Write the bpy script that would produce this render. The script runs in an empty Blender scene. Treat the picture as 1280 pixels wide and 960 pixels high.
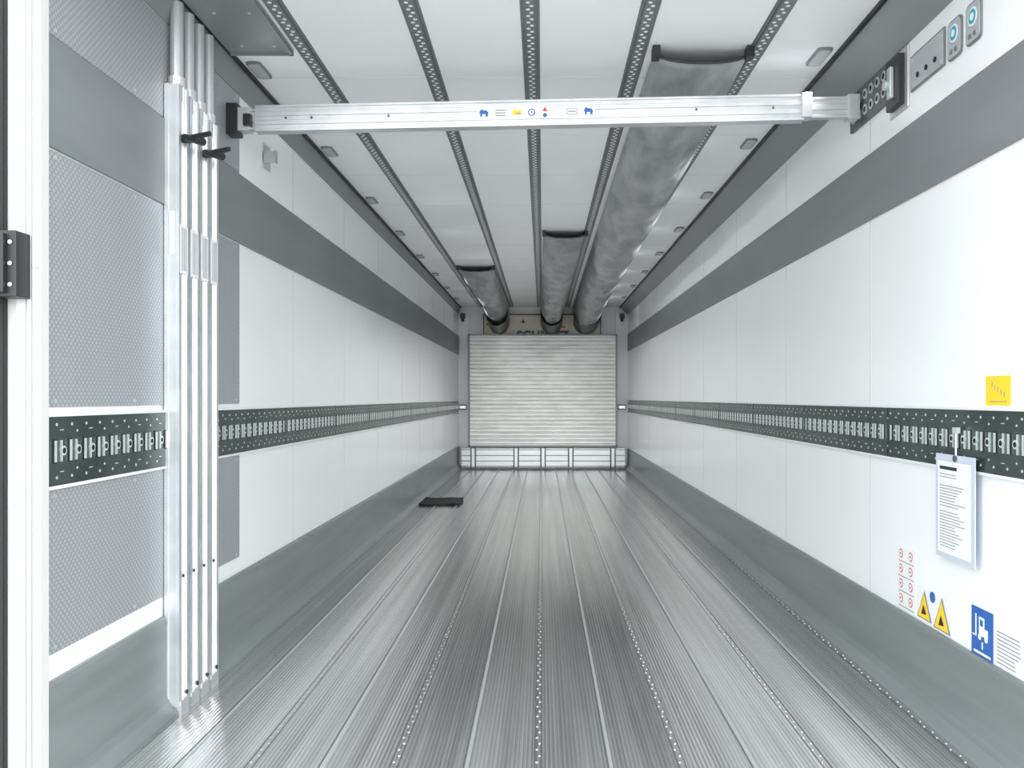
import bpy, bmesh, math, random
from mathutils import Vector, noise
random.seed(4)
sc=bpy.context.scene
# ------------------------------------------------------------ dimensions (m)
XL,XR=-1.233,1.257
Y0,Y1=2.175,12.92
H=2.362
# ------------------------------------------------------------ material helpers
def mat(name,col=(.8,.8,.8),rough=.5,metal=0.0,coat=0.0):
    m=bpy.data.materials.new(name); m.use_nodes=True
    b=m.node_tree.nodes['Principled BSDF']
    b.inputs['Base Color'].default_value=(*col,1)
    b.inputs['Roughness'].default_value=rough
    b.inputs['Metallic'].default_value=metal
    if coat: b.inputs['Coat Weight'].default_value=coat
    return m
def N(m,t,**k):
    n=m.node_tree.nodes.new(t)
    for a,v in k.items(): setattr(n,a,v)
    return n
def L(m,a,b): m.node_tree.links.new(a,b)
def bsdf(m): return m.node_tree.nodes['Principled BSDF']
def coords(m,scale):
    tc=N(m,'ShaderNodeTexCoord'); mp=N(m,'ShaderNodeMapping')
    mp.inputs['Scale'].default_value=scale
    L(m,tc.outputs['Object'],mp.inputs['Vector']); return mp.outputs['Vector']
def noise_col(m,c1,c2,scale=(1,1,1),ns=4,detail=4,lo=.35,hi=.65):
    v=coords(m,scale); n=N(m,'ShaderNodeTexNoise'); n.inputs['Scale'].default_value=ns
    n.inputs['Detail'].default_value=detail
    r=N(m,'ShaderNodeValToRGB'); r.color_ramp.elements[0].position=lo; r.color_ramp.elements[1].position=hi
    r.color_ramp.elements[0].color=(*c1,1); r.color_ramp.elements[1].color=(*c2,1)
    L(m,v,n.inputs['Vector']); L(m,n.outputs['Fac'],r.inputs['Fac'])
    L(m,r.outputs['Color'],bsdf(m).inputs['Base Color']); return n,r
def bump(m,sock,strength=.2,dist=.002):
    b=N(m,'ShaderNodeBump'); b.inputs['Strength'].default_value=strength; b.inputs['Distance'].default_value=dist
    L(m,sock,b.inputs['Height']); L(m,b.outputs['Normal'],bsdf(m).inputs['Normal'])
def M(m,op,a,b=None):
    n=N(m,'ShaderNodeMath',operation=op)
    for i,x in enumerate((a,b)):
        if x is None: continue
        if isinstance(x,(int,float)): n.inputs[i].default_value=x
        else: L(m,x,n.inputs[i])
    return n.outputs[0]

m_white=mat('white_panel',(.88,.89,.89),.24)
n,_=noise_col(m_white,(.872,.888,.892),(.895,.908,.912),(1,.6,1),2.0)
n2=N(m_white,'ShaderNodeTexNoise'); n2.inputs['Scale'].default_value=1.0
L(m_white,coords(m_white,(60,60,6)),n2.inputs['Vector']); bump(m_white,n2.outputs['Fac'],.12,.002)
m_ceil=mat('ceiling_white',(.88,.89,.9),.36)
n,_=noise_col(m_ceil,(.89,.9,.908),(.91,.918,.925),(1,1,1),2.0)
m_gray=mat('grey_band',(.2,.215,.22),.42)
noise_col(m_gray,(.18,.195,.2),(.205,.22,.226),(1,.5,3),3)
m_kick=mat('kick_grey',(.25,.28,.275),.36,.1)
noise_col(m_kick,(.185,.208,.207),(.22,.244,.244),(1,.5,6),3)
m_cove=mat('cove_grey',(.25,.265,.27),.4,.2)
m_dark=mat('dark_seal',(.012,.013,.014),.5)
m_black=mat('black_plastic',(.018,.018,.02),.4)
m_alu=mat('aluminium',(.74,.76,.78),.32,.65)
noise_col(m_alu,(.64,.66,.68),(.74,.76,.78),(4,4,4),3)
m_bulk=mat('bulkhead_aluminium',(.6,.6,.58),.42,.4)
noise_col(m_bulk,(.68,.68,.66),(.8,.8,.78),(2,1,6),2)
m_alu2=mat('brushed_alu',(.6,.62,.63),.4,.6)
m_bright=mat('bright_zinc',(.78,.83,.81),.3,.6)
m_rivet=mat('rivet',(.5,.5,.5),.35,.8)
m_rail=mat('rail_green',(.045,.065,.062),.28,.65)
noise_col(m_rail,(.045,.07,.065),(.09,.125,.116),(1,.8,1),5)
m_hole=mat('hole_dark',(.01,.012,.012),.6)
m_seam=mat('seam_grey',(.5,.51,.51),.6)
m_cseam=mat('ceiling_seam',(.7,.71,.72),.6)
m_lens=mat('lamp_lens',(.42,.44,.45),.2)
m_lampbody=mat('lamp_body',(.08,.085,.09),.4)
m_lamprim=mat('lamp_rim',(.2,.21,.215),.4)
m_track=mat('track_grey',(.17,.18,.185),.4,.4)
m_trackhole=mat('track_hole',(.85,.87,.89),.5)
m_duct=mat('duct_fabric',(.2,.21,.215),.34)
n,_=noise_col(m_duct,(.21,.22,.225),(.37,.38,.385),(2,.8,2),4)
n2=N(m_duct,'ShaderNodeTexNoise'); n2.inputs['Scale'].default_value=7; n2.inputs['Detail'].default_value=5
L(m_duct,coords(m_duct,(1,.5,1)),n2.inputs['Vector']); bump(m_duct,n2.outputs['Fac'],.7,.03)
m_post=mat('post_white',(.62,.62,.60),.4)
m_lip=mat('rail_lip_white',(.75,.76,.76),.4)
m_yellow=mat('yellow',(.95,.62,.02),.4)
m_blue=mat('blue',(.02,.12,.42),.4)
m_cyan=mat('icon_blue',(.03,.33,.5),.4)
m_red=mat('red',(.7,.05,.04),.4)
m_paper=mat('paper',(.82,.83,.84),.5)
m_ink=mat('ink',(.25,.26,.28),.6)
m_beige=mat('unit_beige',(.66,.61,.53),.5)
m_sleeve=mat('plastic_sleeve',(.55,.6,.7),.15)
m_frame=mat('plate_frame',(.22,.23,.23),.4,.5)

# stucco sheet
m_tread=mat('stucco_sheet',(.45,.47,.49),.4,.3)
tc=N(m_tread,'ShaderNodeTexCoord'); sp=N(m_tread,'ShaderNodeSeparateXYZ'); L(m_tread,tc.outputs['Object'],sp.inputs[0])
k=2*math.pi/.02
a=M(m_tread,'SINE',M(m_tread,'MULTIPLY',sp.outputs['Y'],k)); b=M(m_tread,'SINE',M(m_tread,'MULTIPLY',sp.outputs['Z'],k))
p=M(m_tread,'MULTIPLY',a,b)
r=N(m_tread,'ShaderNodeValToRGB'); r.color_ramp.elements[0].position=.1; r.color_ramp.elements[1].position=.6
r.color_ramp.elements[0].color=(.33,.345,.365,1); r.color_ramp.elements[1].color=(.46,.485,.51,1)
L(m_tread,p,r.inputs['Fac']); L(m_tread,r.outputs['Color'],bsdf(m_tread).inputs['Base Color']); bump(m_tread,p,.3,.001)

# floor : ribbed extruded aluminium boards, long streaks of wear
m_floor=mat('floor_aluminium',(.5,.5,.5),.28,.85)
v=coords(m_floor,(10,.10,1)); n=N(m_floor,'ShaderNodeTexNoise'); n.inputs['Scale'].default_value=1.3; n.inputs['Detail'].default_value=7; n.inputs['Roughness'].default_value=.7
L(m_floor,v,n.inputs['Vector'])
v2=coords(m_floor,(1.6,.22,1)); n2=N(m_floor,'ShaderNodeTexNoise'); n2.inputs['Scale'].default_value=2.0; n2.inputs['Detail'].default_value=2
L(m_floor,v2,n2.inputs['Vector'])
tc=N(m_floor,'ShaderNodeTexCoord'); sp=N(m_floor,'ShaderNodeSeparateXYZ'); L(m_floor,tc.outputs['Object'],sp.inputs[0])
bid=M(m_floor,'FLOOR',M(m_floor,'DIVIDE',M(m_floor,'ADD',sp.outputs['X'],.012),.2025))
wn=N(m_floor,'ShaderNodeTexWhiteNoise',noise_dimensions='1D'); L(m_floor,bid,wn.inputs['W'])
mx=M(m_floor,'ADD',M(m_floor,'MULTIPLY',n.outputs['Fac'],.7),M(m_floor,'MULTIPLY',n2.outputs['Fac'],.3))
mx=M(m_floor,'ADD',mx,M(m_floor,'MULTIPLY',M(m_floor,'SUBTRACT',wn.outputs['Value'],.5),.08))
rib=M(m_floor,'SINE',M(m_floor,'MULTIPLY',sp.outputs['X'],2*math.pi/.0125))
mx2=M(m_floor,'ADD',mx,M(m_floor,'MULTIPLY',rib,.05))
r=N(m_floor,'ShaderNodeValToRGB'); r.color_ramp.elements[0].position=.34; r.color_ramp.elements[1].position=.64
r.color_ramp.elements[0].color=(.42,.42,.405,1); r.color_ramp.elements[1].color=(.96,.955,.94,1)
L(m_floor,mx2,r.inputs['Fac']); L(m_floor,r.outputs['Color'],bsdf(m_floor).inputs['Base Color'])
rr=M(m_floor,'ADD',M(m_floor,'MULTIPLY',n2.outputs['Fac'],.14),.10); L(m_floor,rr,bsdf(m_floor).inputs['Roughness'])
bump(m_floor,rib,.15,.001)
m_fseam=mat('floor_seam',(.14,.14,.14),.5,.5)
m_ground=mat('ground_concrete',(.42,.41,.39),.9)
noise_col(m_ground,(.36,.35,.33),(.48,.47,.45),(1,1,1),1)

# ------------------------------------------------------------ mesh builder
class MB:
    def __init__(s): s.bm=bmesh.new(); s.mats=[]
    def mi(s,m):
        if m not in s.mats: s.mats.append(m)
        return s.mats.index(m)
    def poly(s,pts,m):
        f=s.bm.faces.new([s.bm.verts.new(p) for p in pts]); f.material_index=s.mi(m); return f
    def box(s,x0,x1,y0,y1,z0,z1,m):
        i=s.mi(m); x0,x1=sorted((x0,x1)); y0,y1=sorted((y0,y1)); z0,z1=sorted((z0,z1))
        v=[s.bm.verts.new(p) for p in [(x0,y0,z0),(x1,y0,z0),(x1,y1,z0),(x0,y1,z0),(x0,y0,z1),(x1,y0,z1),(x1,y1,z1),(x0,y1,z1)]]
        for q in [(3,2,1,0),(4,5,6,7),(0,1,5,4),(1,2,6,5),(2,3,7,6),(3,0,4,7)]:
            s.bm.faces.new([v[j] for j in q]).material_index=i
    def cyl(s,c,axis,rad,h,m,seg=12,rad2=None):
        rad2=rad if rad2 is None else rad2
        ax=Vector(axis).normalized(); u=ax.orthogonal().normalized(); w=ax.cross(u); c=Vector(c); i=s.mi(m)
        A=[];B=[]
        for k in range(seg):
            t=2*math.pi*k/seg; d=u*math.cos(t)+w*math.sin(t)
            A.append(s.bm.verts.new(c+d*rad)); B.append(s.bm.verts.new(c+ax*h+d*rad2))
        s.bm.faces.new(A[::-1]).material_index=i; s.bm.faces.new(B).material_index=i
        for k in range(seg):
            s.bm.faces.new([A[k],A[(k+1)%seg],B[(k+1)%seg],B[k]]).material_index=i
    def prism(s,prof,fn,a,b,m):
        i=s.mi(m); A=[s.bm.verts.new(fn(p,a)) for p in prof]; B=[s.bm.verts.new(fn(p,b)) for p in prof]; n=len(prof)
        s.bm.faces.new(A).material_index=i; s.bm.faces.new(B[::-1]).material_index=i
        for k in range(n): s.bm.faces.new([A[k],B[k],B[(k+1)%n],A[(k+1)%n]]).material_index=i
    def obj(s,name,parent=None,bevel=0,smooth=False):
        bmesh.ops.recalc_face_normals(s.bm,faces=s.bm.faces)
        me=bpy.data.meshes.new(name); s.bm.to_mesh(me); s.bm.free()
        for m in s.mats: me.materials.append(m)
        o=bpy.data.objects.new(name,me); sc.collection.objects.link(o)
        if parent: o.parent=parent
        if smooth:
            for p in me.polygons: p.use_smooth=True
        if bevel:
            b=o.modifiers.new('bev','BEVEL'); b.width=bevel; b.segments=2; b.limit_method='ANGLE'
        return o
def empty(name):
    o=bpy.data.objects.new(name,None); sc.collection.objects.link(o); return o

# ------------------------------------------------------------ shell
b=MB(); b.box(XL-.06,XR+.06,Y0-.02,Y1+.08,-.1,0,m_floor); b.obj('floor')
b=MB()
for i in range(-3,4):
    x=-.012+i*.405
    if XL+.04<x<XR-.04:
        b.box(x-.012,x-.0095,Y0,Y1-.2,0,.0012,m_fseam); b.box(x+.0095,x+.012,Y0,Y1-.2,0,.0012,m_fseam)
        y=Y0+.05; k=0
        while y<Y1-.25:
            b.cyl((x+(.004 if k%2 else -.004),y,0),(0,0,1),.005,.0025,m_rivet,6,.0035); y+=.045; k+=1
    x=x+.2
    if XL+.04<x<XR-.04:
        b.box(x-.006,x-.003,Y0,Y1-.2,0,.0012,m_fseam); b.box(x,x+.010,Y0,Y1-.2,0,.0015,m_alu2)
b.obj('trim_1')
b=MB(); b.box(XL-.07,XL,Y0,Y1+.08,-.1,H+.08,m_white)
y=4.35
while y<Y1: b.box(XL-.001,XL+.0012,y-.002,y+.002,.3,2.27,m_seam); y+=1.12
b.obj('wall_left')
b=MB(); b.box(XR,XR+.07,Y0,Y1+.08,-.1,H+.08,m_white)
y=3.37
while y<Y1: b.box(XR-.0012,XR+.001,y-.002,y+.002,.28,2.27,m_seam); y+=1.165
b.obj('wall_right')
b=MB(); b.box(XL-.07,XR+.07,Y0-.02,Y1+.08,H,H+.09,m_ceil)
y=2.85
while y<Y1: b.box(XL+.03,XR-.03,y-.002,y+.002,H-.001,H+.001,m_cseam); y+=.8
b.obj('ceiling')
b=MB(); b.box(XL-.07,XR+.07,Y1,Y1+.1,-.1,H+.09,m_white); b.obj('wall_front')

# kick plates
for nm,x,s,top in (('baseboard_left',XL,1,.325),('baseboard_right',XR,-1,.292)):
    b=MB()
    b.prism([(0,0),(.05,0),(.05,.012),(.022,.045),(.014,.07),(.014,top-.01),(.01,top),(0,top)],lambda p,t:(x+s*p[0],t,p[1]),Y0,Y1,m_kick)
    for q in range(24):
        yy=2.4+q*.45
        b.cyl((x+s*.013,yy,top-.022),(s,0,0),.004,.003,m_cove,8)
    b.obj(nm)
# grey rub bands
b=MB(); b.box(XL,XL+.008,Y0,Y1,1.66,1.94,m_gray); b.obj('trim_2',bevel=.002)
b=MB(); b.box(XR-.008,XR,Y0,Y1,1.712,1.965,m_gray); b.obj('trim_3',bevel=.002)
# coves
b=MB()
b.poly([(XL+.03,Y0,H-.001),(XL+.03,Y1,H-.001),(XL+.006,Y1,2.26),(XL+.006,Y0,2.26)],m_cove)
b.poly([(XL+.006,Y0,2.26),(XL+.006,Y1,2.26),(XL,Y1,2.26),(XL,Y0,2.26)],m_cove)
b.box(XL+.03,XL+.044,Y0,Y1,H-.012,H,m_dark); b.obj('trim_4')
b=MB()
b.poly([(XR-.115,Y0,H-.001),(XR-.115,Y1,H-.001),(XR-.006,Y1,2.25),(XR-.006,Y0,2.25)],m_cove)
b.poly([(XR-.006,Y0,2.25),(XR-.006,Y1,2.25),(XR,Y1,2.25),(XR,Y0,2.25)],m_cove)
b.box(XR-.129,XR-.115,Y0,Y1,H-.014,H,m_dark); b.obj('trim_5')

# stucco sheets
for nm,z0,z1 in (('trim_6',1.945,2.255),('trim_7',1.01,1.655),('trim_8',.39,.80)):
    b=MB(); b.box(XL,XL+.004,Y0,3.57,z0,z1,m_tread)
    for yy in (2.22,2.65,3.1,3.53):
        for zz in (z0+.015,z1-.015): b.cyl((XL+.004,yy,zz),(1,0,0),.006,.002,m_alu2,8)
    b.obj(nm)

# ------------------------------------------------------------ wall load rails
def rail(x,s,z0,z1,name):
    b=MB(); h=z1-z0; zc=(z0+z1)/2
    b.box(x,x+s*.010,Y0,Y1-.1,z0,z1,m_rail)
    b.box(x,x+s*.013,Y0,Y1-.1,z1,z1+.008,m_lip); b.box(x,x+s*.013,Y0,Y1-.1,z0-.008,z0,m_lip)
    xf=x+s*.010; y=Y0+.03; k=0
    nx=(s,0,0)
    while y<Y1-.12:
        if k%28==27: b.box(xf,xf+s*.001,y-.002,y+.002,z0,z1,m_hole)
        elif k%2==0:
            b.box(xf,xf+s*.003,y-.007,y+.007,zc-.030,zc+.030,m_hole)
            b.box(xf,xf+s*.006,y-.0055,y+.002,zc-.027,zc+.027,m_bright)
        else:
            b.box(xf,xf+s*.004,y-.009,y-.004,zc-.027,zc+.027,m_bright)
            b.cyl((xf,y+.001,zc),nx,.0125,.005,m_bright,12); b.cyl((xf+s*.005,y+.001,zc),nx,.0075,.001,m_hole,10)
        for sg in (-1,1):
            zz=zc+sg*(h/2-.02)
            if k%2==0: b.cyl((xf,y+.01,zz),nx,.0042,.0015,m_bright,6)
            elif k%4==1: b.box(xf,xf+s*.0015,y-.010,y+.006,zz-.0012+sg*-.014,zz+.0012+sg*-.014,m_bright)
            else: b.cyl((xf,y,zz+sg*-.018),nx,.0035,.0015,m_bright,6)
        y+=.036; k+=1
    return b.obj(name)
rail(XL,1,.812,.986,'cargo_rail'); rail(XR,-1,.822,.998,'cargo_rail.001')

# ------------------------------------------------------------ ceiling tracks
for i,x in enumerate((-.904,-.449,-.043,.366,.82)):
    b=MB(); b.prism([(-.034,0),(-.030,-.005),(-.021,-.005),(-.021,-.011),(.021,-.011),(.021,-.005),(.030,-.005),(.034,0)],lambda p,t:(x+p[0],t,H+p[1]),Y0,Y1-.1,m_track)
    y=Y0+.03; k=0
    while y<Y1-.15:
        b.cyl((x+(.006 if k%2 else -.006),y,H-.0105),(0,0,-1),.0075,.0012,m_trackhole,8); y+=.026; k+=1
    b.obj('ceiling_track' if i==0 else 'ceiling_track.%03d'%i)

# ------------------------------------------------------------ ceiling lamps
ci=0
for x,y in [(-1.145,3.56+1.175*k) for k in range(8)]+[(1.075,3.42+1.17*k) for k in range(8)]:
    root=empty('ceiling_lamp' if ci==0 else 'ceiling_lamp.%03d'%ci)
    b=MB()
    def stad(w,l,n=6,r_=.02):
        pts=[]
        for cx,cy,a0 in ((w-r_,l-r_,0),(-(w-r_),l-r_,90),(-(w-r_),-(l-r_),180),(w-r_,-(l-r_),270)):
            for k in range(n+1):
                t=math.radians(a0+90*k/n); pts.append((cx+r_*math.cos(t),cy+r_*math.sin(t)))
        return pts
    b.prism(stad(.030,.088),lambda p,t:(x+p[0],y+p[1],t),H,H-.009,m_lamprim)
    b.prism(stad(.024,.08,r_=.014),lambda p,t:(x+p[0],y+p[1],t),H-.009,H-.012,m_lens)
    b.obj('housing_%d'%ci,root)
    ld=bpy.data.lights.new('fill_spot_%d'%ci,'SPOT'); ld.spot_size=math.radians(125); ld.spot_blend=1.0; ld.shadow_soft_size=.05  # added fill spot to even out the interior light; the lamp itself is off
    k=ci%8; ld.energy=[9,22,34,37,35,31,28,30][k]; ld.color=(.97,.99,1)
    lo=bpy.data.objects.new('fill_spot_%d'%ci,ld); sc.collection.objects.link(lo); lo.parent=root
    lo.location=(x,y,H-.075)
    d=Vector((-.72 if x>0 else .72,0,-.70)); lo.rotation_euler=d.to_track_quat('-Z','Y').to_euler()
    ci+=1

# ------------------------------------------------------------ air ducts
def duct(name,xl0,xr0,xl1,xr1,ys,dfar,seed):
    root=empty(name); bm=bmesh.new(); nu=28; L_=12.62-ys; nv=int(L_/.05)
    rows=[]
    for j in range(nv+1):
        t=j/nv; y=ys+L_*t; dist=L_*t
        xl=xl0+(xl1-xl0)*t; xr=xr0+(xr1-xr0)*t
        d=.05+(dfar-.05-.06)*(1-math.exp(-dist/1.3))+.14*max(0,(t-.65)/.35)**1.5
        row=[]
        for i in range(nu+1):
            a=math.pi*i/nu
            cx=-math.copysign(abs(math.cos(a))**.85,math.cos(a)); cz=math.sin(a)**.8 if 0<i<nu else 0
            x=(xl+xr)/2+cx*(xr-xl)/2; z=H-.008-d*cz
            amp=.032*min(1,dist/.5)*math.sin(a)
            nn=noise.noise(Vector((x*5+seed,y*2.6,i*.12)))+.5*noise.noise(Vector((x*11,y*7+seed,i*.3)))
            z+=amp*nn; x+=amp*.5*nn
            row.append(bm.verts.new((x,y,z)))
        rows.append(row)
    for j in range(nv):
        for i in range(nu): bm.faces.new([rows[j][i],rows[j][i+1],rows[j+1][i+1],rows[j+1][i]])
    me=bpy.data.meshes.new('fabric'); bm.to_mesh(me); bm.free(); me.materials.append(m_duct)
    for p in me.polygons: p.use_smooth=True
    o=bpy.data.objects.new(name+'_fabric',me); sc.collection.objects.link(o); o.parent=root
    so=o.modifiers.new('s','SOLIDIFY'); so.thickness=.003
    b=MB(); prev=None
    for k in range(25):
        a=math.pi*k/24; cx=-math.copysign(abs(math.cos(a))**.85,math.cos(a)); cz=math.sin(a)**.8 if 0<k<24 else 0
        q=Vector(((xl0+xr0)/2+cx*(xr0-xl0)/2,ys-.004,H-.008-.05*cz))
        if prev is not None:
            b.cyl(prev,q-prev,.006,(q-prev).length,m_black,8)
        prev=q
    for x in (xl0,xr0):
        b.box(x-.014,x+.014,ys-.03,ys+.02,H-.045,H-.002,m_black)
    b.obj(name+'_rim',root,smooth=False)
    b=MB(); xc=(xl1+xr1)/2; w=(xr1-xl1)/2*.92
    ringp=None; i0=b.mi(m_black)
    for j in range(9):
        t=j/8; y=12.0+.75*t; zc=H-.17-.06*t
        ring=[b.bm.verts.new((xc+w*math.cos(a_)*(1.07),y,zc+(.18)*math.sin(a_))) for a_ in [2*math.pi*k/20 for k in range(20)]]
        if ringp:
            for k in range(20): b.bm.faces.new([ringp[k],ringp[(k+1)%20],ring[(k+1)%20],ring[k]]).material_index=i0
        ringp=ring
    b.obj(name+'_collar',root,smooth=True)
duct('air_duct',.43,.785,.44,.82,3.34,.28,1.3)
duct('air_duct.001',.013,.35,-.03,.29,7.0,.28,5.1)
duct('air_duct.002',-.85,-.49,-.78,-.47,8.86,.28,9.7)

# ------------------------------------------------------------ bulkhead
root=empty('front_bulkhead')
b=MB(); yb=12.74
b.box(-1.06,1.07,yb+.02,yb+.05,.335,1.93,m_bulk)
nz=27; hz=(1.93-.335-.04)/nz
for k in range(nz):
    z=.355+k*hz
    b.prism([(0,z+.004),(-.010,z+.014),(-.010,z+hz-.012),(0,z+hz-.003)],lambda p,t:(t,yb+.02+p[0],p[1]),-1.05,1.06,m_bulk)
for x in (-1.075,1.06): b.box(x,x+.025,yb-.005,yb+.06,.32,1.95,m_cove)
for z in (.32,1.93): b.box(-1.075,1.085,yb-.005,yb+.06,z,z+.022,m_cove)
b.obj('corrugated_panel',root)
b=MB(); b.box(XL+.06,XR-.06,yb,yb+.06,.03,.30,m_alu2)
for z in (.035,.11,.19,.275): b.box(XL+.06,XR-.06,yb-.008,yb,z,z+.012,m_cove)
for x in (-1.0,-.38,.01,.41,1.02):
    b.box(x-.040,x-.022,yb-.03,yb,.02,.31,m_lampbody); b.box(x+.022,x+.040,yb-.03,yb,.02,.31,m_lampbody)
    b.box(x-.022,x+.022,yb-.02,yb,.04,.30,m_alu2)
b.obj('kick_grille',root)
b=MB(); b.box(-.85,.84,12.80,Y1,1.955,2.245,m_beige); b.box(-.85,.84,12.79,12.80,2.235,2.25,m_dark)
for x in (-.86,.84): b.box(x,x+.012,12.79,Y1,1.955,2.25,m_dark)
for x in (-.80,.79): b.cyl((x,12.80,2.1),(0,-1,0),.012,.01,m_dark,8)
b.poly([(-.31,12.797,2.12),(-.25,12.797,2.12),(-.28,12.797,2.18)],m_black)
b.box(.05,.33,12.795,12.80,2.05,2.075,m_red)
for x in (-1.13,1.13): b.box(x-.06,x+.06,12.86,Y1,.3,2.3,m_white)
b.obj('refrigeration_unit',root)
tx=bpy.data.curves.new('lettering','FONT'); tx.body='SCHMITZ'; tx.size=.17; tx.extrude=.002; tx.offset=.008; tx.space_character=1.08
to=bpy.data.objects.new('lettering',tx); sc.collection.objects.link(to); to.parent=root
to.location=(-.37,12.795,1.885); to.rotation_euler=(math.pi/2,0,0); tx.materials.append(m_black)
b=MB()
for x in (-1.16,1.16):
    b.box(x-.055,x+.055,12.82,12.86,.86,.93,m_lampbody); b.box(x-.045,x+.045,12.81,12.82,.875,.915,m_bright)
    b.box(x-.035,x+.035,12.78,12.86,2.19,2.26,m_black); b.cyl((x,12.82,2.14),(0,0,1),.02,.07,m_black,10)
b.obj('wall_latches',root)

# ------------------------------------------------------------ transverse cargo bar
YB=3.45
root=empty('cargo_bar')
def barprof(h,d,n):
    pts=[(-d/2,-h/2),(d/2,-h/2),(d/2,h/2),(-d/2,h/2)]
    z=h/2; st=h/n
    for k in range(n):
        zt=h/2-k*st
        pts+=[(-d/2,zt-st*.22),(-d/2+.005,zt-st*.3),(-d/2+.005,zt-st*.7),(-d/2,zt-st*.78)]
    return pts
zA,zB=2.119,2.171
def zat(x): return zA+(zB-zA)*(x-XL)/(XR-XL)
def bar(xa,xb,h,d,n,m,nm):
    b=MB(); b.prism(barprof(h,d,n),lambda p,t:(t,YB+p[0],zat(t)+p[1]),xa,xb,m); b.obj(nm,root)
bar(-1.12,1.02,.100,.05,3,m_alu,'outer_profile')
bar(-1.19,-1.115,.080,.034,2,m_alu2,'inner_profile_1')
bar(1.015,1.20,.080,.034,2,m_alu2,'inner_profile_2')
b=MB()
b.box(-1.228,-1.185,YB-.035,YB+.035,zA-.06,zA+.06,m_black); b.box(-1.19,-1.14,YB-.028,YB+.028,zA-.045,zA+.045,m_alu2)
b.box(-1.16,-1.13,YB-.045,YB-.02,zA-.03,zA+.015,m_black)
b.box(1.19,1.235,YB-.03,YB+.03,zB-.05,zB+.045,m_alu2); b.box(1.01,1.05,YB-.03,YB+.03,zat(1.03)-.04,zat(1.03)+.055,m_alu)
for x in (-1.0,-.6,.6,.9,-.9): b.cyl((x,YB-.019,zat(x)),(0,-1,0),.005,.005,m_lampbody,8)
b.obj('end_fittings',root,bevel=.004)
b=MB(); yf=YB-.0255
def lab(xc,w,h,m,dz=0,y=yf):
    z=zat(xc)+dz; b.box(xc-w/2,xc+w/2,y-.001,y,z-h/2,z+h/2,m)
lab(-.025,.46,.046,m_paper)
lab(.115,.042,.024,m_ink,0,yf-.001); lab(.115,.038,.020,m_paper,0,yf-.0018); lab(.115,.03,.004,m_ink,0,yf-.0025)
def disc(xc,m,rad,dz=0): b.cyl((xc,yf-.001,zat(xc)+dz),(0,-1,0),rad,.001,m,14)
def tri(xc,m,r_,dz=0):
    z=zat(xc)+dz; b.poly([(xc-r_,yf-.002,z-r_*.8),(xc+r_,yf-.002,z-r_*.8),(xc,yf-.002,z+r_)],m)
lab(-.10,.034,.018,m_yellow,0,yf-.001); lab(-.094,.02,.004,m_ink,-.004,yf-.0018); disc(-.042,m_blue,.014); b.cyl((-.042,yf-.002,zat(-.045)),(0,-1,0),.010,.001,m_paper,12); b.cyl((-.042,yf-.003,zat(-.045)),(0,-1,0),.004,.001,m_ink,12)
tri(.01,m_red,.010,.011); disc(.01,m_blue,.008,-.012)
for k in range(3): lab(-.163,.04,.0035,m_ink,.010-.010*k,yf-.001)
for xc in (-.225,.182):
    z=zat(xc); y=yf-.002
    b.poly([(xc+q*.85,y,z+w_*.85) for q,w_ in [(-.02,-.016),(-.012,-.016),(-.010,-.004),(.004,-.004),(.006,-.016),(.014,-.016),(.017,.004),(.008,.013),(-.006,.013),(-.014,.018),(-.022,.010),(-.024,-.004),(-.019,0)]],m_blue)
b.obj('labels',root)

# ------------------------------------------------------------ stowed vertical bars on left wall
for i in range(4):
    r_=empty('load_beam' if i==0 else 'load_beam.%03d'%i)
    yc=2.895+i*.089; x0,x1=XL+.052,XL+.008; xc=(x0+x1)/2
    b=MB()
    w,d=.048,.08
    x_in=xc+w/2; x_out=xc-w/2
    pr=[(x_out,yc-d/2),(x_out+.012,yc-d/2),(x_out+.014,yc-d/2+.005),(x_in-.014,yc-d/2+.005),(x_in-.012,yc-d/2),(x_in,yc-d/2),
        (x_in,yc-d*.28),(x_in-.006,yc-d*.22),(x_in-.006,yc-d*.04),(x_in,yc),(x_in-.006,yc+d*.04),(x_in-.006,yc+d*.22),(x_in,yc+d*.28),(x_in,yc+d/2),(x_out,yc+d/2)]
    top=2.055-i*.012
    b.prism(pr,lambda p,t:(p[0],p[1],t),.03,top,m_alu); b.obj('outer_profile',r_)
    b=MB(); b.cyl((xc,yc,top-.05),(0,0,1),.021,H-.03-top+.05,m_alu2,16); b.cyl((xc,yc,top),(0,0,1),.027,.03,m_alu,16)
    b.obj('inner_tube',r_,smooth=False)
    b=MB(); b.box(x_out+.004,x_in+.004,yc-.032,yc+.032,0,.045,m_alu2); b.cyl((x_in,yc-.01,.45),(1,0,0),.005,.004,m_black,8)
    b.cyl((x_in,yc+.02,.06),(1,0,0),.007,.004,m_black,8)
    b.box(x_in-.0005,x_in+.0008,yc-.03,yc+.03,1.44,1.60,m_paper)
    for q in range(5): b.box(x_in+.0008,x_in+.0012,yc-.02+q*.009,yc-.017+q*.009,1.45,1.59,m_ink)
    if i==0:
        b.box(x_out+.015,x_in-.014,yc-d/2+.003,yc-d/2+.0046,1.50,1.64,m_paper)
    b.obj('end_foot',r_)
    if i in (0,2):
        b=MB(); zz=1.885
        b.cyl((x_in-.005,yc,zz),(1,0,0),.014,.03,m_black,10)
        b.cyl((x_in+.02,yc-.05,zz-.008),(.25,1,.12),.010,.10,m_black,10,.014)
        b.cyl((x_in+.01,yc,zz),(1,-.3,.12),.011,.09,m_black,10,.008)
        b.obj('locking_lever',r_)
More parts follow.
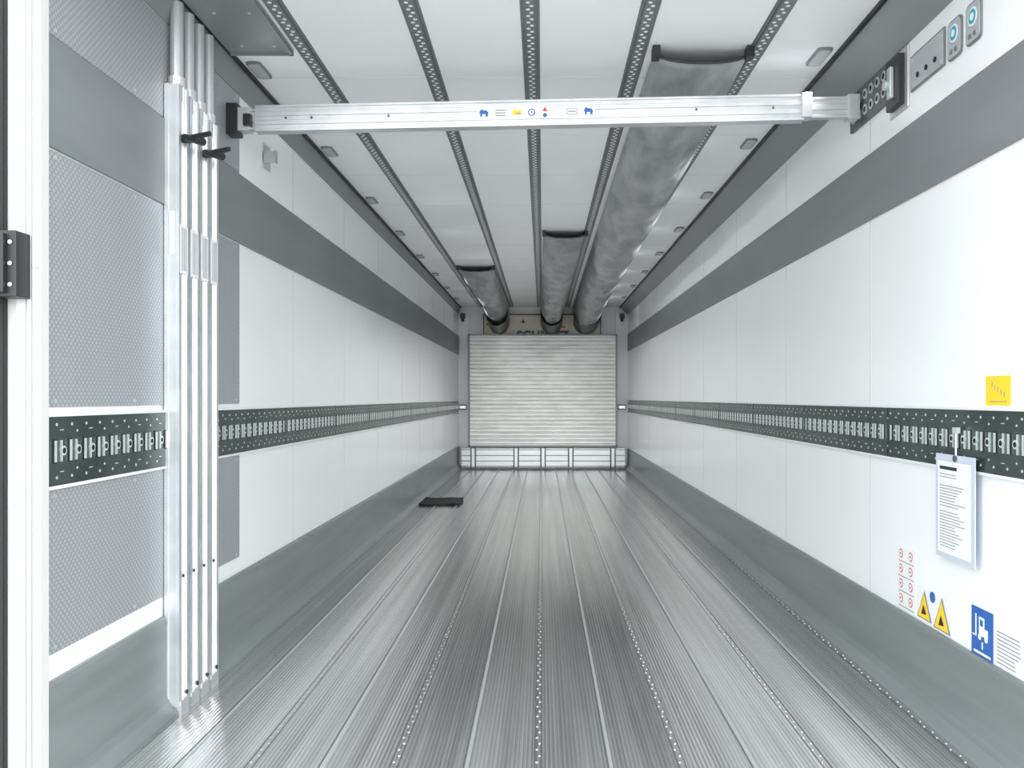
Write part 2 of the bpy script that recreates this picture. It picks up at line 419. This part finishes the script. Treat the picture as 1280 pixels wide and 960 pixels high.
# ceiling holder plate
b=MB(); b.box(XL+.045,-.95,Y0,3.36,H-.016,H,m_cove)
b.box(-.965,-.95,Y0,3.36,H-.024,H-.014,m_cove); b.box(XL+.045,-.95,3.35,3.36,H-.024,H-.014,m_cove)
for x in (-1.12,-1.0):
    for y in (2.5,3.0,3.28): b.cyl((x,y,H-.016),(0,0,-1),.006,.004,m_alu2,8)
b.obj('beam_storage_plate')
# small bracket on left wall
b=MB(); b.box(XL,XL+.003,3.88,3.98,2.05,2.16,m_alu2); b.box(XL,XL+.06,3.88,3.883,2.07,2.12,m_alu2); b.box(XL+.055,XL+.06,3.86,3.90,2.07,2.12,m_alu2)
b.obj('wall_bracket')

# ------------------------------------------------------------ right wall fittings
b=MB(); xw=XR
b.box(xw-.012,xw,3.17,3.56,2.10,2.245,m_lampbody)
for r_ in range(2):
    for k in range(6):
        y=3.205+k*.062; z=2.205-r_*.06
        b.cyl((xw-.012,y,z),(-1,0,0),.02,.004,m_alu2,12); b.cyl((xw-.016,y,z),(-1,0,0),.011,.001,m_hole,10)
b.obj('beam_holder')
b=MB(); b.box(xw-.008,xw,3.01,3.165,2.03,2.245,m_alu2); b.box(xw-.03,xw-.006,3.035,3.145,2.05,2.225,m_black)
b.box(xw-.045,xw-.03,3.07,3.10,2.08,2.19,m_alu2); b.cyl((xw-.03,3.09,2.13),(-1,0,0),.018,.03,m_alu2,12)
b.obj('door_latch_box',bevel=.003)
b=MB(); b.box(xw-.006,xw,2.74,2.99,2.07,2.19,m_frame); b.box(xw-.0075,xw-.005,2.746,2.984,2.076,2.184,m_alu2)
for y in (2.80,2.865,2.93): b.cyl((xw-.0075,y,2.11),(-1,0,0),.009,.003,m_hole,12)
for y in (2.76,2.97):
    for z in (2.09,2.17): b.cyl((xw-.0075,y,z),(-1,0,0),.005,.002,m_alu,8)
b.obj('mounting_plate')
for i,(y0,y1,zb,zt) in enumerate(((2.628,2.718,2.065,2.185),(2.51,2.602,2.065,2.185))):
    b=MB(); yc=(y0+y1)/2; zc=(zb+zt)/2
    b.prism(stad(.045,.06,r_=.018),lambda p,t:(t,yc+p[0],zc+p[1]),xw,xw-.006,m_frame)
    b.prism(stad(.040,.055,r_=.015),lambda p,t:(t,yc+p[0],zc+p[1]),xw-.006,xw-.008,m_alu2)
    b.cyl((xw-.008,yc,zc+.016),(-1,0,0),.027,.001,m_paper,20); b.cyl((xw-.009,yc,zc+.016),(-1,0,0),.021,.001,m_cyan,20)
    b.cyl((xw-.010,yc,zc+.016),(-1,0,0),.011,.001,m_paper,16)
    for q in (-.014,.014): b.box(xw-.010,xw-.008,yc+q-.008,yc+q+.008,zb+.018,zb+.03,m_frame)
    b.obj('load_sign' if i==0 else 'load_sign.001')

def sticker(name,fn):
    b=MB(); fn(b); b.obj(name)
def rect(b,y0,y1,z0,z1,m,l=0,s=None):
    b.box(XR-.0015-l*.0007,XR-.0002-l*.0007,y0,y1,z0,z1,m)
def lines(b,y0,y1,z0,z1,n,l=1,m=None):
    for k in range(n):
        z=z1-(k+.5)*(z1-z0)/n; rect(b,y0+random.random()*.3*(y1-y0),y1,z-.0015,z+.0015,m or m_ink,l)
def f(b):
    rect(b,2.36,2.492,1.012,1.094,m_yellow)
    rect(b,2.38,2.47,1.022,1.024,m_ink,1)
    for q in range(5): rect(b,2.39+q*.016,2.394+q*.016,1.035+q*.007,1.05+q*.007,m_ink,1)
sticker('yellow_warning_sticker',f)
def f(b):
    rect(b,2.96,3.114,.30,.52,m_paper)
    for q in range(4):
        z=.49-q*.052
        for yy in (3.08,3.0):
            b.cyl((XR-.002,yy,z),(-1,0,0),.016,.0008,m_red,14); b.cyl((XR-.0027,yy,z),(-1,0,0),.012,.0008,m_paper,14)
            rect(b,yy-.006,yy+.006,z-.004,z+.004,m_ink,3)
        rect(b,2.975,3.1,z-.028,z-.025,m_ink,1)
sticker('prohibition_sticker',f)
def f(b):
    rect(b,2.70,2.95,.297,.41,m_paper)
    for y0,y1,z0,z1 in ((2.835,2.945,.305,.40),(2.705,2.822,.30,.405)):
        x=XR-.003; b.poly([(x,y0,z0),(x,y1,z0),(x,(y0+y1)/2,z1)],m_ink)
        x-=.0008; e=.009; b.poly([(x,y0+e,z0+e*.5),(x,y1-e,z0+e*.5),(x,(y0+y1)/2,z1-e)],m_yellow)
        x-=.0008; yc=(y0+y1)/2; b.poly([(x,yc-.018,z0+.02),(x,yc+.02,z0+.015),(x,yc+.004,z0+.05)],m_black)
    b.cyl((XR-.003,2.829,.392),(-1,0,0),.018,.001,m_blue,14)
sticker('hazard_triangle_sticker',f)
def f(b):
    rect(b,2.452,2.575,.29,.43,m_blue)
    rect(b,2.48,2.53,.352,.375,m_paper,1); rect(b,2.545,2.551,.345,.41,m_paper,1); rect(b,2.50,2.53,.375,.405,m_paper,1); rect(b,2.507,2.523,.38,.398,m_blue,2)
    rect(b,2.548,2.567,.345,.35,m_paper,1)
    for yy in (2.488,2.524): b.cyl((XR-.0025,yy,.348),(-1,0,0),.009,.0008,m_paper,12)
    rect(b,2.508,2.514,.315,.335,m_paper,1); rect(b,2.465,2.56,.298,.305,m_paper,1)
sticker('forklift_sign',f)
def f(b):
    rect(b,2.30,2.44,.295,.40,m_paper); lines(b,2.305,2.43,.30,.395,9)
    rect(b,2.2,2.295,.295,.39,m_paper); lines(b,2.205,2.29,.30,.385,8)
sticker('text_sticker',f)
# document sleeve hanging from rail
b=MB(); x=XR-.024; dy=-.05
def doc(y0,y1,z0,z1,xo,m,th=.001):
    b.box(x-xo-th,x-xo,y0+dy,y1+dy,z0,z1,m)
doc(2.553,2.80,.545,.862,0,m_sleeve,.003); doc(2.575,2.785,.56,.84,.0035,m_paper,.0006)
for k in range(26):
    z=.80-k*.0088
    if k in(2,3,12): continue
    doc(2.60+random.random()*.08,2.77,z,z+.0022,.0045,m_ink,.0004)
doc(2.66,2.77,.815,.825,.0045,m_black,.0004)
b.cyl((x-.002,2.67+dy,.85),(0,0,1),.003,.09,m_bright,8); b.cyl((x-.008,2.67+dy,.852),(1,0,0),.01,.008,m_lampbody,10)
b.box(x-.006,x+.004,2.655+dy,2.685+dy,.928,.945,m_bright)
b.obj('document_sleeve')

# ------------------------------------------------------------ black mat on floor
bm=bmesh.new(); nx,ny=22,10; g=[]
for j in range(ny+1):
    row=[]
    for i in range(nx+1):
        u=i/nx-.5; w=j/ny-.5
        x=-.99+u*.42*(1-.18*abs(w)); y=8.66+w*.5+.02*math.sin(u*7)
        z=.009+.010*max(0,noise.noise(Vector((u*6,w*5,3.3))))+.004*(abs(w)>.35)
        row.append(bm.verts.new((x,y,z)))
    g.append(row)
for j in range(ny):
    for i in range(nx): bm.faces.new([g[j][i],g[j][i+1],g[j+1][i+1],g[j+1][i]])
m_rub=mat('mat_rubber',(.012,.012,.013),.75)
me=bpy.data.meshes.new('black_rubber_mat'); bm.to_mesh(me); bm.free(); me.materials.append(m_rub)
o=bpy.data.objects.new('black_rubber_mat',me); sc.collection.objects.link(o)
s_=o.modifiers.new('s','SOLIDIFY'); s_.thickness=.016; s_.offset=0

# ------------------------------------------------------------ rear frame
def post(nm,s,xi):
    r_=empty(nm); b=MB()
    b.prism([(0,2.17),(0,2.135),(.018,2.135),(.018,2.128),(.055,2.128),(.055,2.135),(.08,2.135),(.08,2.17)],lambda p,t:(xi+s*p[0],p[1],t),-.1,H,m_post)
    for z in (.4,1.35,1.9): b.cyl((xi+s*.008,2.135,z),(0,-1,0),.004,.003,m_alu2,8)
    b.box(xi+s*.030,xi+s*.032,2.1265,2.128,-.1,H,m_cove)
    b.box(xi+s*.017,xi+s*.0185,2.1268,2.129,-.1,H,m_cove)
    b.obj('frame_profile',r_)
    b=MB(); b.box(xi+s*.08,xi+s*.13,2.12,2.17,-.1,H,m_dark); b.box(xi+s*.081,xi+s*.10,2.10,2.12,-.1,H,m_black); b.obj('rubber_seal',r_)
    return r_
pl=post('door_frame_post',-1,-1.217); post('door_frame_post.001',1,1.257)
b=MB(); b.box(-1.298,-1.238,2.07,2.128,1.272,1.428,m_black); b.box(-1.30,-1.26,2.055,2.075,1.28,1.42,m_black)
for z in (1.30,1.35,1.40): b.cyl((-1.252,2.07,z),(0,-1,0),.006,.004,m_alu2,8)
b.obj('hinge_block',pl,bevel=.003)
b=MB(); b.box(-1.3,1.34,2.10,2.15,H+.001,H+.2,m_post); b.obj('door_frame_header')
b=MB(); b.box(-1.21,1.25,2.10,2.15,-.1,-.003,m_alu2); b.obj('door_frame_sill')
b=MB(); b.box(-30,30,-40,30,-1.3,-1.25,m_ground); b.obj('ground')

# ------------------------------------------------------------ light
w=bpy.data.worlds.new('World'); sc.world=w; w.use_nodes=True
bg=w.node_tree.nodes['Background']; bg.inputs['Color'].default_value=(.90,.96,1,1); bg.inputs['Strength'].default_value=3.4
sn=bpy.data.lights.new('sun','SUN'); sn.energy=1.5; sn.angle=math.radians(40); sn.color=(1,.98,.95)
so=bpy.data.objects.new('sun',sn); sc.collection.objects.link(so); so.rotation_euler=(math.radians(90-4),0,math.radians(0))
# camera
cam=bpy.data.cameras.new('camera'); co=bpy.data.objects.new('camera',cam); sc.collection.objects.link(co)
co.location=(0,0,1.034); co.rotation_euler=(math.pi/2,0,0)
cam.sensor_width=36; cam.lens=1100*36/1280
cam.shift_x=-(678-640)/1280; cam.shift_y=(497-480)/1280
cam.clip_start=.05; cam.clip_end=200
sc.camera=co
sc.view_settings.view_transform='Standard'; sc.view_settings.exposure=.08
try:
    sc.cycles.diffuse_bounces=7; sc.cycles.max_bounces=10
except Exception as e: print(e)
